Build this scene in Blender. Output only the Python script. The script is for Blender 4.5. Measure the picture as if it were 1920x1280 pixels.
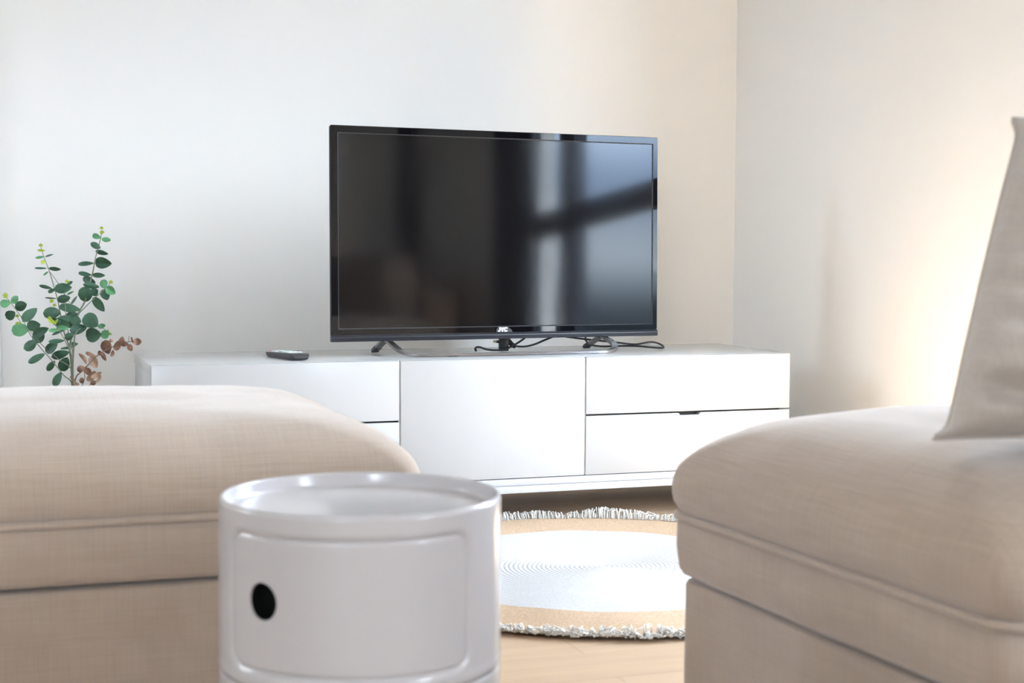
import bpy, bmesh, math, random
from mathutils import Vector, Matrix, noise
for o in list(bpy.data.objects): bpy.data.objects.remove(o)
S = bpy.context.scene
COL = S.collection
PI = math.pi
sin, cos = math.sin, math.cos
random.seed(7)

# ---------------------------------------------------------------- camera, sky, exposure
cam_d = bpy.data.cameras.new('camera'); cam = bpy.data.objects.new('camera', cam_d); COL.objects.link(cam)
Fv = Vector((0.3300677, 0.94198194, -0.06103557)); Rv = Vector((0.94383554, -0.33037286, 0.0053143)); Uv = Vector((0.01515853, 0.05936162, 0.99812144))
cam.matrix_world = Matrix(((Rv.x, Uv.x, -Fv.x, 0), (Rv.y, Uv.y, -Fv.y, 0), (Rv.z, Uv.z, -Fv.z, 0.68), (0, 0, 0, 1)))
cam_d.sensor_width = 36.0; cam_d.lens = 2823.0 / 1920 * 36
cam_d.clip_start = 0.05
cam_d.dof.use_dof = True; cam_d.dof.focus_distance = 3.85; cam_d.dof.aperture_fstop = 6.3
S.camera = cam
S.view_settings.view_transform = 'Standard'; S.view_settings.look = 'None'
S.view_settings.gamma = 1.0; S.view_settings.use_curve_mapping = False
EXPOSURE = 1.87
S.view_settings.exposure = EXPOSURE

SKY = 12.0
world = bpy.data.worlds.new('sky'); S.world = world; world.use_nodes = True
nt = world.node_tree; N = nt.nodes; L = nt.links
N.clear()
wo = N.new('ShaderNodeOutputWorld'); bg = N.new('ShaderNodeBackground'); L.new(bg.outputs[0], wo.inputs[0])
tc = N.new('ShaderNodeTexCoord'); sp = N.new('ShaderNodeSeparateXYZ'); L.new(tc.outputs['Generated'], sp.inputs[0])
mp = N.new('ShaderNodeMapping'); mp.inputs['Scale'].default_value = (1.2, 1.2, 4.5); L.new(tc.outputs['Generated'], mp.inputs[0])
nz = N.new('ShaderNodeTexNoise'); nz.inputs['Scale'].default_value = 2.6; nz.inputs['Detail'].default_value = 5; L.new(mp.outputs[0], nz.inputs['Vector'])
cr = N.new('ShaderNodeValToRGB'); cr.color_ramp.elements[0].position = 0.42; cr.color_ramp.elements[1].position = 0.68
cr.color_ramp.elements[0].color = (0, 0, 0, 1); cr.color_ramp.elements[1].color = (1, 1, 1, 1); L.new(nz.outputs['Fac'], cr.inputs[0])
skr = N.new('ShaderNodeValToRGB')      # elevation ramp: distant land, haze at the horizon, blue above
e = skr.color_ramp.elements
e[0].position = 0.0; e[0].color = (0.07, 0.07, 0.06, 1)
e[1].position = 0.494; e[1].color = (0.010, 0.015, 0.021, 1)
a = e.new(0.5025); a.color = (0.11, 0.14, 0.17, 1)
a = e.new(0.535); a.color = (0.075, 0.115, 0.19, 1)
a = e.new(0.59); a.color = (0.66, 0.80, 1.0, 1)
a = e.new(1.0); a.color = (0.60, 0.78, 1.0, 1)
ma = N.new('ShaderNodeMath'); ma.operation = 'MULTIPLY_ADD'; ma.inputs[1].default_value = 0.5; ma.inputs[2].default_value = 0.5
L.new(sp.outputs[2], ma.inputs[0]); L.new(ma.outputs[0], skr.inputs[0])
up = N.new('ShaderNodeMath'); up.operation = 'GREATER_THAN'; up.inputs[1].default_value = 0.01; L.new(sp.outputs[2], up.inputs[0])
mm = N.new('ShaderNodeMath'); mm.operation = 'MULTIPLY'; L.new(cr.outputs[0], mm.inputs[0]); L.new(up.outputs[0], mm.inputs[1])
mx = N.new('ShaderNodeMix'); mx.data_type = 'RGBA'; L.new(mm.outputs[0], mx.inputs[0]); L.new(skr.outputs[0], mx.inputs[6]); mx.inputs[7].default_value = (1.0, 1.0, 1.0, 1)
cl = N.new('ShaderNodeMix'); cl.data_type = 'RGBA'; cl.inputs[6].default_value = (0.24, 0.27, 0.31, 1); cl.inputs[7].default_value = (1, 1, 1, 1)   # clouds low on the horizon are dimmer
clr = N.new('ShaderNodeMapRange'); clr.inputs[1].default_value = 0.08; clr.inputs[2].default_value = 0.18; L.new(sp.outputs[2], clr.inputs[0]); L.new(clr.outputs[0], cl.inputs[0]); L.new(cl.outputs[2], mx.inputs[7])
L.new(mx.outputs[2], bg.inputs[0]); bg.inputs[1].default_value = SKY

# window openings: the first mirrored in the screen, the others added for light
XR, XL, YB, YF, ZC = 2.28, -2.5, 4.35, -2.4, 2.6
W1 = (1.80, 2.86, 0.18, 2.35)          # y0,y1,z0,z1 in the right wall
W2_ADDED = (-2.1, -1.25, 1.0, 2.1)           # x0,x1,z0,z1 in the wall behind the camera, added as fill light
W3_ADDED = (-1.2, -0.40, 0.90, 2.35)         # y0,y1,z0,z1 in the right wall, behind the sofa end, added for its light
W4_ADDED = (3.28, 3.82, 1.35, 2.25)               # y0,y1,z0,z1 in the left wall, added to brighten the back wall
def portal(name, loc, rot, sx, sy):
    d = bpy.data.lights.new(name, 'AREA'); d.shape = 'RECTANGLE'; d.size = sx; d.size_y = sy
    d.cycles.is_portal = True
    o = bpy.data.objects.new(name, d); COL.objects.link(o); o.location = loc; o.rotation_euler = rot
portal('daylight_portal', (XR + 0.16, (W1[0]+W1[1])/2, (W1[2]+W1[3])/2), (0, PI/2, 0), W1[3]-W1[2], W1[1]-W1[0])
portal('daylight_portal', ((W2_ADDED[0]+W2_ADDED[1])/2, YF - 0.16, (W2_ADDED[2]+W2_ADDED[3])/2), (PI/2, 0, 0), W2_ADDED[1]-W2_ADDED[0], W2_ADDED[3]-W2_ADDED[2])
portal('daylight_portal', (XR + 0.16, (W3_ADDED[0]+W3_ADDED[1])/2, (W3_ADDED[2]+W3_ADDED[3])/2), (0, PI/2, 0), W3_ADDED[3]-W3_ADDED[2], W3_ADDED[1]-W3_ADDED[0])
portal('daylight_portal', (XL - 0.16, (W4_ADDED[0]+W4_ADDED[1])/2, (W4_ADDED[2]+W4_ADDED[3])/2), (0, -PI/2, 0), W4_ADDED[3]-W4_ADDED[2], W4_ADDED[1]-W4_ADDED[0])
sd = bpy.data.lights.new('sun', 'SUN'); sd.energy = 48; sd.angle = 0.01; sd.color = (1.0, 0.98, 0.92)
sun = bpy.data.objects.new('sun', sd); COL.objects.link(sun)
_h = cos(math.radians(70)); sun.rotation_euler = Vector((-.8 * _h, .6 * _h, -sin(math.radians(70)))).to_track_quat('-Z', 'Y').to_euler()

# ---------------------------------------------------------------- materials
def mat(name, col, rough=0.5, metal=0.0, spec=0.5, coat=0.0, sheen=0.0):
    m = bpy.data.materials.new(name); m.use_nodes = True
    b = m.node_tree.nodes['Principled BSDF']
    b.inputs['Base Color'].default_value = (*col, 1); b.inputs['Roughness'].default_value = rough
    b.inputs['Metallic'].default_value = metal; b.inputs['Specular IOR Level'].default_value = spec
    b.inputs['Coat Weight'].default_value = coat; b.inputs['Coat Roughness'].default_value = 0.03
    b.inputs['Sheen Weight'].default_value = sheen
    return m
def nodes(m): return m.node_tree.nodes, m.node_tree.links, m.node_tree.nodes['Principled BSDF']
def add_noise_color(m, c1, c2, scale, stretch=(1, 1, 1), detail=4, lo=0.35, hi=0.65, coord='Object'):
    n, l, b = nodes(m)
    t = n.new('ShaderNodeTexCoord'); p = n.new('ShaderNodeMapping'); p.inputs['Scale'].default_value = stretch
    z = n.new('ShaderNodeTexNoise'); z.inputs['Scale'].default_value = scale; z.inputs['Detail'].default_value = detail
    r = n.new('ShaderNodeValToRGB'); r.color_ramp.elements[0].position = lo; r.color_ramp.elements[1].position = hi
    r.color_ramp.elements[0].color = (*c1, 1); r.color_ramp.elements[1].color = (*c2, 1)
    l.new(t.outputs[coord], p.inputs[0]); l.new(p.outputs[0], z.inputs['Vector']); l.new(z.outputs['Fac'], r.inputs[0]); l.new(r.outputs[0], b.inputs['Base Color'])
    return z, r
def add_bump(m, scale, stretch, strength, dist=0.001, detail=3):
    n, l, b = nodes(m)
    t = n.new('ShaderNodeTexCoord'); p = n.new('ShaderNodeMapping'); p.inputs['Scale'].default_value = stretch
    z = n.new('ShaderNodeTexNoise'); z.inputs['Scale'].default_value = scale; z.inputs['Detail'].default_value = detail
    u = n.new('ShaderNodeBump'); u.inputs['Strength'].default_value = strength; u.inputs['Distance'].default_value = dist
    l.new(t.outputs['Object'], p.inputs[0]); l.new(p.outputs[0], z.inputs['Vector']); l.new(z.outputs['Fac'], u.inputs['Height'])
    if b.inputs['Normal'].is_linked: l.new(b.inputs['Normal'].links[0].from_socket, u.inputs['Normal'])
    l.new(u.outputs[0], b.inputs['Normal'])

M = {}
M['wall'] = mat('wall_paint', (0.91, 0.905, 0.885), 0.55, spec=0.3); add_bump(M['wall'], 220, (1, 1, 1), 0.12, 0.0006)
M['ceiling'] = mat('ceiling_paint', (0.90, 0.90, 0.88), 0.7, spec=0.2)
M['trim'] = mat('white_trim', (0.86, 0.86, 0.86), 0.35)
M['gloss'] = mat('white_lacquer', (0.49, 0.49, 0.488), 0.2, spec=0.35)
M['lacq_base'] = mat('white_base_paint', (0.52, 0.53, 0.56), 0.3)
M['gap_shade'] = mat('painted_gap_shade', (0.03, 0.028, 0.025), 0.7)  # dark colour stands in for shade between the drawer fronts
M['plastic'] = mat('white_plastic', (0.50, 0.48, 0.487), 0.2, spec=0.5)
M['black'] = mat('painted_hole_shade', (0.004, 0.004, 0.004), 0.8, spec=0.1)  # black stands in for the shade inside the finger hole
M['bezel'] = mat('piano_black', (0.003, 0.003, 0.004), 0.03, spec=0.45)
M['screen'] = mat('screen_glass', (0.003, 0.0026, 0.003), 0.085, spec=0.6)
M['tvback'] = mat('tv_back_plastic', (0.012, 0.012, 0.014), 0.45)
M['chin'] = mat('tv_chin_satin', (0.010, 0.011, 0.018), 0.33)
M['silver'] = mat('brushed_silver', (0.30, 0.285, 0.285), 0.26, metal=0.9)
M['logo'] = mat('logo_white', (0.85, 0.85, 0.87), 0.35)
M['smoke'] = mat('smoked_plastic', (0.055, 0.052, 0.06), 0.25)
M['rubber'] = mat('black_rubber', (0.01, 0.01, 0.011), 0.45)
M['remote'] = mat('charcoal_plastic', (0.045, 0.043, 0.047), 0.3)
M['keys'] = mat('pale_keys', (0.62, 0.68, 0.66), 0.4)
M['key_red'] = mat('red_key', (0.55, 0.08, 0.10), 0.4)
M['key_green'] = mat('green_key', (0.2, 0.5, 0.38), 0.4)
M['brass'] = mat('gold_contact', (0.7, 0.55, 0.3), 0.3, metal=1.0)
M['frame'] = mat('charcoal_window_frame', (0.03, 0.035, 0.06), 0.4)
M['curtain'] = mat('dark_curtain', (0.035, 0.035, 0.05), 0.9, spec=0.1)

def fabric(name, c1, c2, vertical=False):
    m = mat(name, c1, 0.9, spec=0.15, sheen=0.45)
    n, l, b = nodes(m)
    b.inputs['Sheen Roughness'].default_value = 0.45
    t = n.new('ShaderNodeTexCoord')
    outs = []
    for st in ((5, 5, 330), (300, 6, 6), (6, 300, 6)):
        p = n.new('ShaderNodeMapping'); p.inputs['Scale'].default_value = st
        z = n.new('ShaderNodeTexNoise'); z.inputs['Scale'].default_value = 2.0; z.inputs['Detail'].default_value = 4
        l.new(t.outputs['Object'], p.inputs[0]); l.new(p.outputs[0], z.inputs['Vector']); outs.append(z.outputs['Fac'])
    a1 = n.new('ShaderNodeMath'); a1.operation = 'ADD'; l.new(outs[0], a1.inputs[0]); l.new(outs[1], a1.inputs[1])
    a2 = n.new('ShaderNodeMath'); a2.operation = 'ADD'; l.new(a1.outputs[0], a2.inputs[0]); l.new(outs[2], a2.inputs[1])
    r = n.new('ShaderNodeMapRange'); r.inputs[1].default_value = 1.15; r.inputs[2].default_value = 1.9; l.new(a2.outputs[0], r.inputs[0])
    x = n.new('ShaderNodeMix'); x.data_type = 'RGBA'; x.inputs[6].default_value = (*c1, 1); x.inputs[7].default_value = (*c2, 1)
    l.new(r.outputs[0], x.inputs[0]); l.new(x.outputs[2], b.inputs['Base Color'])
    u = n.new('ShaderNodeBump'); u.inputs['Strength'].default_value = 0.35; u.inputs['Distance'].default_value = 0.0012
    l.new(a2.outputs[0], u.inputs['Height']); l.new(u.outputs[0], b.inputs['Normal'])
    return m
M['fabric'] = fabric('beige_linen', (0.375, 0.295, 0.235), (0.44, 0.357, 0.295))
M['pillow'] = fabric('pale_linen', (0.46, 0.41, 0.36), (0.54, 0.49, 0.445))
M['leaf1'] = mat('leaf_green', (0.07, 0.17, 0.11), 0.5); add_noise_color(M['leaf1'], (0.022, 0.075, 0.040), (0.065, 0.155, 0.090), 22)
M['leaf2'] = mat('leaf_fresh_green', (0.15, 0.42, 0.22), 0.5); add_noise_color(M['leaf2'], (0.08, 0.26, 0.11), (0.15, 0.40, 0.19), 22)
M['leaf3'] = mat('leaf_tip_yellow', (0.40, 0.50, 0.04), 0.5)
M['stem'] = mat('stem_green_brown', (0.20, 0.22, 0.15), 0.6)
M['stembase'] = mat('stem_brown', (0.22, 0.15, 0.11), 0.7)
M['dry'] = mat('dried_leaf', (0.42, 0.24, 0.18), 0.7); add_noise_color(M['dry'], (0.17, 0.075, 0.045), (0.36, 0.20, 0.135), 30)
M['drypale'] = mat('dried_leaf_pale', (0.45, 0.29, 0.20), 0.7)
M['pot'] = mat('white_ceramic', (0.8, 0.79, 0.77), 0.3)
M['soil'] = mat('soil', (0.05, 0.035, 0.025), 0.95)

m = mat('oak_planks', (0.6, 0.42, 0.28), 0.5, spec=0.22); n, l, b = nodes(m); M['floor'] = m
t = n.new('ShaderNodeTexCoord'); br = n.new('ShaderNodeTexBrick'); l.new(t.outputs['Object'], br.inputs['Vector'])
br.inputs['Scale'].default_value = 1.0; br.inputs['Brick Width'].default_value = 1.5; br.inputs['Row Height'].default_value = 0.145
br.inputs['Mortar Size'].default_value = 0.0012; br.offset = 0.37
br.inputs['Color1'].default_value = (0.46, 0.33, 0.222, 1); br.inputs['Color2'].default_value = (0.49, 0.355, 0.245, 1); br.inputs['Mortar'].default_value = (0.38, 0.26, 0.17, 1)
p = n.new('ShaderNodeMapping'); p.inputs['Scale'].default_value = (1.2, 16, 1); z = n.new('ShaderNodeTexNoise'); z.inputs['Scale'].default_value = 2.2; z.inputs['Detail'].default_value = 7
l.new(t.outputs['Object'], p.inputs[0]); l.new(p.outputs[0], z.inputs['Vector'])
mr = n.new('ShaderNodeMapRange'); mr.inputs[1].default_value = 0.3; mr.inputs[2].default_value = 0.7; mr.inputs[3].default_value = 0.92; mr.inputs[4].default_value = 1.06; l.new(z.outputs['Fac'], mr.inputs[0])
mu = n.new('ShaderNodeMix'); mu.data_type = 'RGBA'; mu.blend_type = 'MULTIPLY'; mu.inputs[0].default_value = 1.0
l.new(br.outputs['Color'], mu.inputs[6]); l.new(mr.outputs[0], mu.inputs[7]); l.new(mu.outputs[2], b.inputs['Base Color'])

def rope(name, col, col2):
    m = mat(name, col, 0.9, spec=0.1); add_noise_color(m, col2, col, 260, (1, 1, 1), 2, 0.3, 0.6); add_bump(m, 300, (1, 1, 1), 0.5, 0.001); return m
M['rugw'] = rope('white_braid', (0.52, 0.51, 0.51), (0.45, 0.44, 0.44))
M['rugb'] = rope('tan_braid', (0.52, 0.385, 0.27), (0.42, 0.30, 0.205))
M['fringe'] = mat('white_fringe', (0.80, 0.79, 0.765), 0.9, spec=0.1)

m = bpy.data.materials.new('window_glass'); m.use_nodes = True; n = m.node_tree.nodes; l = m.node_tree.links; n.clear(); M['glass'] = m
o_ = n.new('ShaderNodeOutputMaterial'); t1 = n.new('ShaderNodeBsdfTransparent'); g1 = n.new('ShaderNodeBsdfGlossy'); g1.inputs['Roughness'].default_value = 0.01
x_ = n.new('ShaderNodeMixShader'); x_.inputs[0].default_value = 0.05; t1.inputs[0].default_value = (0.97, 0.98, 0.975, 1)
l.new(t1.outputs[0], x_.inputs[1]); l.new(g1.outputs[0], x_.inputs[2]); l.new(x_.outputs[0], o_.inputs[0])

# ---------------------------------------------------------------- helpers
MW = {}
def thing(name, label, cat, loc=(0, 0, 0), rot=(0, 0, 0), group=None, kind=None):
    o = bpy.data.objects.new(name, None); COL.objects.link(o); o.empty_display_size = 0.05
    o.location = loc; o.rotation_euler = rot
    if label: o['label'] = label
    if cat: o['category'] = cat
    if group: o['group'] = group
    if kind: o['kind'] = kind
    MW[o.name] = Matrix.LocRotScale(Vector(loc), __import__('mathutils').Euler(rot), Vector((1, 1, 1)))
    return o
def obj(name, verts, faces, m, parent=None, world=True, smooth=True, fm=None, label=None, bev=0, bseg=2, sub=0, angle=None, kind=None, weld=False):
    """one mesh object; world=True: verts are world coordinates"""
    me = bpy.data.meshes.new(name)
    if parent is not None and world:
        inv = MW[parent.name].inverted(); verts = [inv @ Vector(v) for v in verts]
    me.from_pydata([tuple(v) for v in verts], [], faces)
    ms = m if isinstance(m, (list, tuple)) else [m]
    for q in ms: me.materials.append(q)
    if fm: me.polygons.foreach_set('material_index', fm)
    bm = bmesh.new(); bm.from_mesh(me)
    if weld: bmesh.ops.remove_doubles(bm, verts=bm.verts, dist=1e-5)
    bmesh.ops.recalc_face_normals(bm, faces=bm.faces)
    if bev: bmesh.ops.bevel(bm, geom=list(bm.edges), offset=bev, segments=bseg, profile=0.5, affect='EDGES', clamp_overlap=True)
    bm.to_mesh(me); bm.free()
    if smooth: me.polygons.foreach_set('use_smooth', [True] * len(me.polygons))
    if angle is not None:
        try: me.set_sharp_from_angle(angle=angle)
        except Exception: pass
    me.update()
    o = bpy.data.objects.new(name, me); COL.objects.link(o)
    if parent is not None: o.parent = parent; MW[o.name] = MW[parent.name]
    if label: o['label'] = label
    if kind: o['kind'] = kind
    if sub:
        s = o.modifiers.new('subdivision', 'SUBSURF'); s.levels = sub; s.render_levels = sub
    return o
def box_vf(x0, x1, y0, y1, z0, z1):
    v = [(x0, y0, z0), (x1, y0, z0), (x1, y1, z0), (x0, y1, z0), (x0, y0, z1), (x1, y0, z1), (x1, y1, z1), (x0, y1, z1)]
    f = [(0, 3, 2, 1), (4, 5, 6, 7), (0, 1, 5, 4), (1, 2, 6, 5), (2, 3, 7, 6), (3, 0, 4, 7)]
    return v, f
def box(name, b, m, parent=None, bev=0.0, world=True, **k):
    v, f = box_vf(*b); return obj(name, v, f, m, parent, world, smooth=bev > 0, bev=bev, angle=0.6 if bev else None, **k)
def boxes_vf(bs):
    V, F = [], []
    for b in bs:
        v, f = box_vf(*b); k = len(V); V += v; F += [tuple(i + k for i in q) for q in f]
    return V, F
def catmull(pts, n=8, closed=False):
    P = [Vector(p) for p in pts]; out = []; N_ = len(P)
    rng = range(N_ if closed else N_ - 1)
    for i in rng:
        p0 = P[(i - 1) % N_] if closed or i > 0 else P[0] * 2 - P[1]
        p1 = P[i]; p2 = P[(i + 1) % N_]; p3 = P[(i + 2) % N_] if closed or i + 2 < N_ else P[-1] * 2 - P[-2]
        for k in range(n):
            t = k / n; out.append(0.5 * ((2 * p1) + (p2 - p0) * t + (2 * p0 - 5 * p1 + 4 * p2 - p3) * t * t + (3 * p1 - p0 - 3 * p2 + p3) * t ** 3))
    if not closed: out.append(P[-1])
    return out
def tube_vf(path, rad, seg=8, closed=False, upv=None, sect=None):
    """sect: list of (a,b) offsets along side and up instead of a circle"""
    V, F = [], []; n_ = len(path); prev = None
    for i, p in enumerate(path):
        a_ = path[(i - 1) % n_] if closed or i > 0 else path[0]; b_ = path[(i + 1) % n_] if closed or i < n_ - 1 else path[-1]
        t = (Vector(b_) - Vector(a_)).normalized()
        ref = Vector(upv) if upv is not None else (prev if prev is not None else (Vector((0, 0, 1)) if abs(t.z) < 0.9 else Vector((1, 0, 0))))
        s = t.cross(ref)
        if s.length < 1e-6: s = t.cross(Vector((1, 0.3, 0)))
        s.normalize(); u = s.cross(t).normalized(); prev = u
        r = rad(i / max(1, n_ - 1)) if callable(rad) else rad
        if sect: ring = [Vector(p) + s * a * r + u * b * r for a, b in sect]
        else: ring = [Vector(p) + s * cos(2 * PI * k / seg) * r + u * sin(2 * PI * k / seg) * r for k in range(seg)]
        V += ring
    m_ = len(sect) if sect else seg
    for i in range(n_ if closed else n_ - 1):
        for k in range(m_):
            a, b = i * m_ + k, i * m_ + (k + 1) % m_; c, d = ((i + 1) % n_) * m_ + (k + 1) % m_, ((i + 1) % n_) * m_ + k
            F.append((a, b, c, d))
    if not closed:
        F.append(tuple(range(m_))[::-1]); F.append(tuple((n_ - 1) * m_ + k for k in range(m_)))
    return V, F
def tube(name, path, rad, m, parent=None, seg=8, closed=False, world=True, upv=None, sect=None, **k):
    v, f = tube_vf(path, rad, seg, closed, upv, sect); return obj(name, v, f, m, parent, world, **k)
def lathe_vf(prof, c=(0, 0, 0), seg=96):
    V, F = [], []
    for r, z in prof:
        for k in range(seg): V.append((c[0] + r * cos(2 * PI * k / seg), c[1] + r * sin(2 * PI * k / seg), c[2] + z))
    for i in range(len(prof) - 1):
        for k in range(seg):
            F.append((i * seg + k, i * seg + (k + 1) % seg, (i + 1) * seg + (k + 1) % seg, (i + 1) * seg + k))
    return V, F
def rrect(hx, hy, r, n=8, straight=10):
    """rounded rectangle loop, CCW, evenly subdivided straights"""
    P = []
    r = min(r, hx - 1e-4, hy - 1e-4)
    cs = [(hx - r, hy - r, 0), (-hx + r, hy - r, PI / 2), (-hx + r, -hy + r, PI), (hx - r, -hy + r, 1.5 * PI)]
    for i, (cx, cy, a0) in enumerate(cs):
        for k in range(n + 1):
            a_ = a0 + PI / 2 * k / n; P.append((cx + r * cos(a_), cy + r * sin(a_)))
        nx = cs[(i + 1) % 4]; x1, y1 = P[-1]; x2, y2 = nx[0] + r * cos(nx[2]), nx[1] + r * sin(nx[2])
        for k in range(1, straight): P.append((x1 + (x2 - x1) * k / straight, y1 + (y2 - y1) * k / straight))
    return P
def loft_vf(loops, capa=True, capb=True):
    V, F = [], []; n_ = len(loops[0])
    for lp in loops: V += lp
    for i in range(len(loops) - 1):
        for k in range(n_): F.append((i * n_ + k, i * n_ + (k + 1) % n_, (i + 1) * n_ + (k + 1) % n_, (i + 1) * n_ + k))
    if capa: F.append(tuple(range(n_))[::-1])
    if capb: F.append(tuple((len(loops) - 1) * n_ + k for k in range(n_)))
    return V, F

# ---------------------------------------------------------------- the room
def struct(o): o['kind'] = 'structure'; return o
struct(box('floor', (XL - .2, XR + .2, YF - .2, YB + .2, -0.1, 0), M['floor']))
struct(box('ceiling', (XL - .2, XR + .2, YF - .2, YB + .2, ZC, ZC + 0.1), M['ceiling']))
struct(box('wall_back', (XL - .2, XR + .2, YB, YB + .2, 0, ZC), M['wall']))
def wall_hole(name, axis, pos0, pos1, a0, a1, ws):
    bs = []; c0 = a0
    for u0, u1, z0, z1 in sorted(ws):
        bs += [(c0, u0, 0, ZC), (u0, u1, 0, z0), (u0, u1, z1, ZC)]; c0 = u1
    bs.append((c0, a1, 0, ZC))
    V, F = boxes_vf([(pos0, pos1, p, q, c, d) if axis == 'x' else (p, q, pos0, pos1, c, d) for p, q, c, d in bs])
    return struct(obj(name, V, F, M['wall'], smooth=False))
wall_hole('wall_right', 'x', XR, XR + .2, YF, YB, [W1, W3_ADDED])
wall_hole('wall_front', 'y', YF - .2, YF, XL - .2, XR + .2, [W2_ADDED])
wall_hole('wall_left', 'x', XL - .2, XL, YF, YB, [W4_ADDED])
def window(name, axis, pos, w, mull, trans, fw=0.05, slant=0.0):
    u0, u1, z0, z1 = w
    t = thing(name, None, None, (pos, (u0+u1)/2, z0) if axis == 'x' else ((u0+u1)/2, pos, z0), kind='structure')
    def B(a, b_, c, d, dd=0.03): return (pos - dd, pos + dd, a, b_, c, d) if axis == 'x' else (a, b_, pos - dd, pos + dd, c, d)
    V, F = boxes_vf([B(u0, u0 + fw, z0, z1), B(u1 - fw, u1, z0, z1), B(u0 + fw, u1 - fw, z0, z0 + fw), B(u0 + fw, u1 - fw, z1 - fw, z1)])
    obj('window_frame', V, F, M['frame'], t, smooth=False)
    for a, b_ in mull: V, F = box_vf(*B(a, b_, z0 + fw, z1 - fw, 0.028)); obj('mullion', V, F, M['frame'], t, smooth=False)
    edges = [u0 + fw] + [q for ab in mull for q in ab] + [u1 - fw]
    for k in range(0, len(edges), 2):
        for a, b_ in trans:
            V, F = box_vf(*B(edges[k], edges[k + 1], a, b_, 0.026)); V = [(x, y, z + slant * (y - 2.2)) for x, y, z in V] if slant else V; obj('transom', V, F, M['frame'], t, smooth=False)
    V, F = box_vf(*B(u0 + fw * .8, u1 - fw * .8, z0 + fw * .8, z1 - fw * .8, 0.003)); obj('window_pane', V, F, M['glass'], t, smooth=False)
    return t
window('window_1', 'x', XR + 0.08, W1, [(2.10, 2.21)], [(0.80, 0.895)], 0.05, slant=0.105)
window('added_window_2', 'y', YF - 0.08, W2_ADDED, [], [])  # unseen window, added to let in light from behind the camera
window('added_window_4', 'x', XL - 0.08, W4_ADDED, [], [])  # unseen window, added for cool light from the left
window('added_window_3', 'x', XR + 0.08, W3_ADDED, [], [])  # unseen window, added for light from the rear right
for nm, b in (('baseboard_back', (0.05, XR, YB - .014, YB, 0, .08)), ('baseboard_right', (XR - .014, XR, YF, YB - .014, 0, .08)),
              ('baseboard_left', (XL, XL + .014, YF, YB - .014, 0, .08)), ('baseboard_front', (XL + .014, XR - .014, YF, YF + .014, 0, .08))):
    struct(box(nm, b, M['trim'], bev=0.003))
struct(box('trim_1', (-0.05, 0.0405, YB - .012, YB, 0, 2.1), M['trim'], bev=0.002))

# dark drapes beside the window (seen only mirrored in the television screen)
def curtain(y0, y1, label):
    P = []; n_ = 40
    for i in range(n_ + 1):
        y = y0 + (y1 - y0) * i / n_; P.append((XR - 0.045 + 0.018 * sin(i / n_ * 2 * PI * round((y1 - y0) / 0.05)), y))
    V = []; F = []
    for x, y in P: V += [(x, y, 0.02), (x, y, 2.45), (x + .004, y, 2.45), (x + .004, y, 0.02)]
    for i in range(n_):
        for k in range(4): F.append((4*i + k, 4*i + (k+1) % 4, 4*i + 4 + (k+1) % 4, 4*i + 4 + k))
    F += [(0, 1, 2, 3), (4*n_ + 3, 4*n_ + 2, 4*n_ + 1, 4*n_)]
    o = obj('curtain', V, F, M['curtain']); o['label'] = label; o['category'] = 'curtain'
curtain(1.74, 2.055, 'broad dark curtain gathered at the edge of the window')
curtain(0.78, 0.93, 'narrow dark curtain hanging behind the sofa back cushions')

# ---------------------------------------------------------------- TV cabinet
X0, X1, YC, DC, ZT, ZD, ZB = 0.356, 2.006, 3.502, 0.422, 0.411, 0.1125, 0.0745
XA, XB, ZS = 0.9415, 1.4237, 0.2638
cab = thing('tv_cabinet', 'long low white glossy media cabinet with drawers along the back wall', 'cabinet', ((X0+X1)/2, YC + DC/2, 0))
g = 0.0015; ft = 0.018
box('carcass', (X0 + .002, X1 - .002, YC + ft + .002, YC + DC - .004, ZD + .004, ZT - .026), M['gloss'], cab, bev=0.001)
box('top_panel', (X0, X1, YC + ft + .0008, YC + DC, ZT - .025, ZT), M['gloss'], cab, bev=0.0012)
def front(name, x0, x1, z0, z1, notch=None):
    # front panel in the xz plane with an optional finger notch (x0,x1) in the top edge
    nd = 0.006
    pts = [(x0, z0), (x1, z0), (x1, z1)]
    if notch: a, b_ = notch; pts += [(b_ + .004, z1), (b_, z1 - nd), (a, z1 - nd), (a - .004, z1)]
    pts += [(x0, z1)]
    k = len(pts); V = [(x, YC, z) for x, z in pts] + [(x, YC + ft, z) for x, z in pts]
    F = [tuple(range(k)), tuple(range(k, 2 * k))[::-1]] + [(i, (i + 1) % k, (i + 1) % k + k, i + k) for i in range(k)]
    return obj(name, V, F, M['gloss'], cab, smooth=True, bev=0.0009, bseg=2, angle=0.7)
gv = 0.0022
for xg in (XA, XB): box('divider', (xg - gv - .0004, xg + gv + .0004, YC + .0035, YC + .010, ZD + .001, ZT - .003), M['gloss'], cab)
front('drawer', X0, XA - gv, ZS + .0022, ZT - .001, None)
front('drawer', X0, XA - gv, ZD, ZS - .0022, (0.62, 0.68))
front('door', XA + gv, XB - gv, ZD, ZT - .001, None)
front('drawer', XB + gv, X1, ZS + .0022, ZT - .001, None)
front('drawer', XB + gv, X1, ZD, ZS - .0022, (1.688, 1.741))
box('gap_shade_strip', (X0 + .02, X1 - .02, YC + ft + .0002, YC + ft + .0018, ZS - .012, ZS + .008), M['gap_shade'], cab, label='dark strip painted as shade between the drawer fronts')  # strip whose dark colour paints in the shade of the gap
box('base_rail', (X0 + .001, X1 - .001, YC + .001, YC + .030, 0.0935, ZD - .0022), M['lacq_base'], cab, bev=0.001)
box('base_frame', (X0 + .001, X1 - .001, YC, YC + DC - .01, ZB, 0.0925), M['lacq_base'], cab, bev=0.001)
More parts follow.
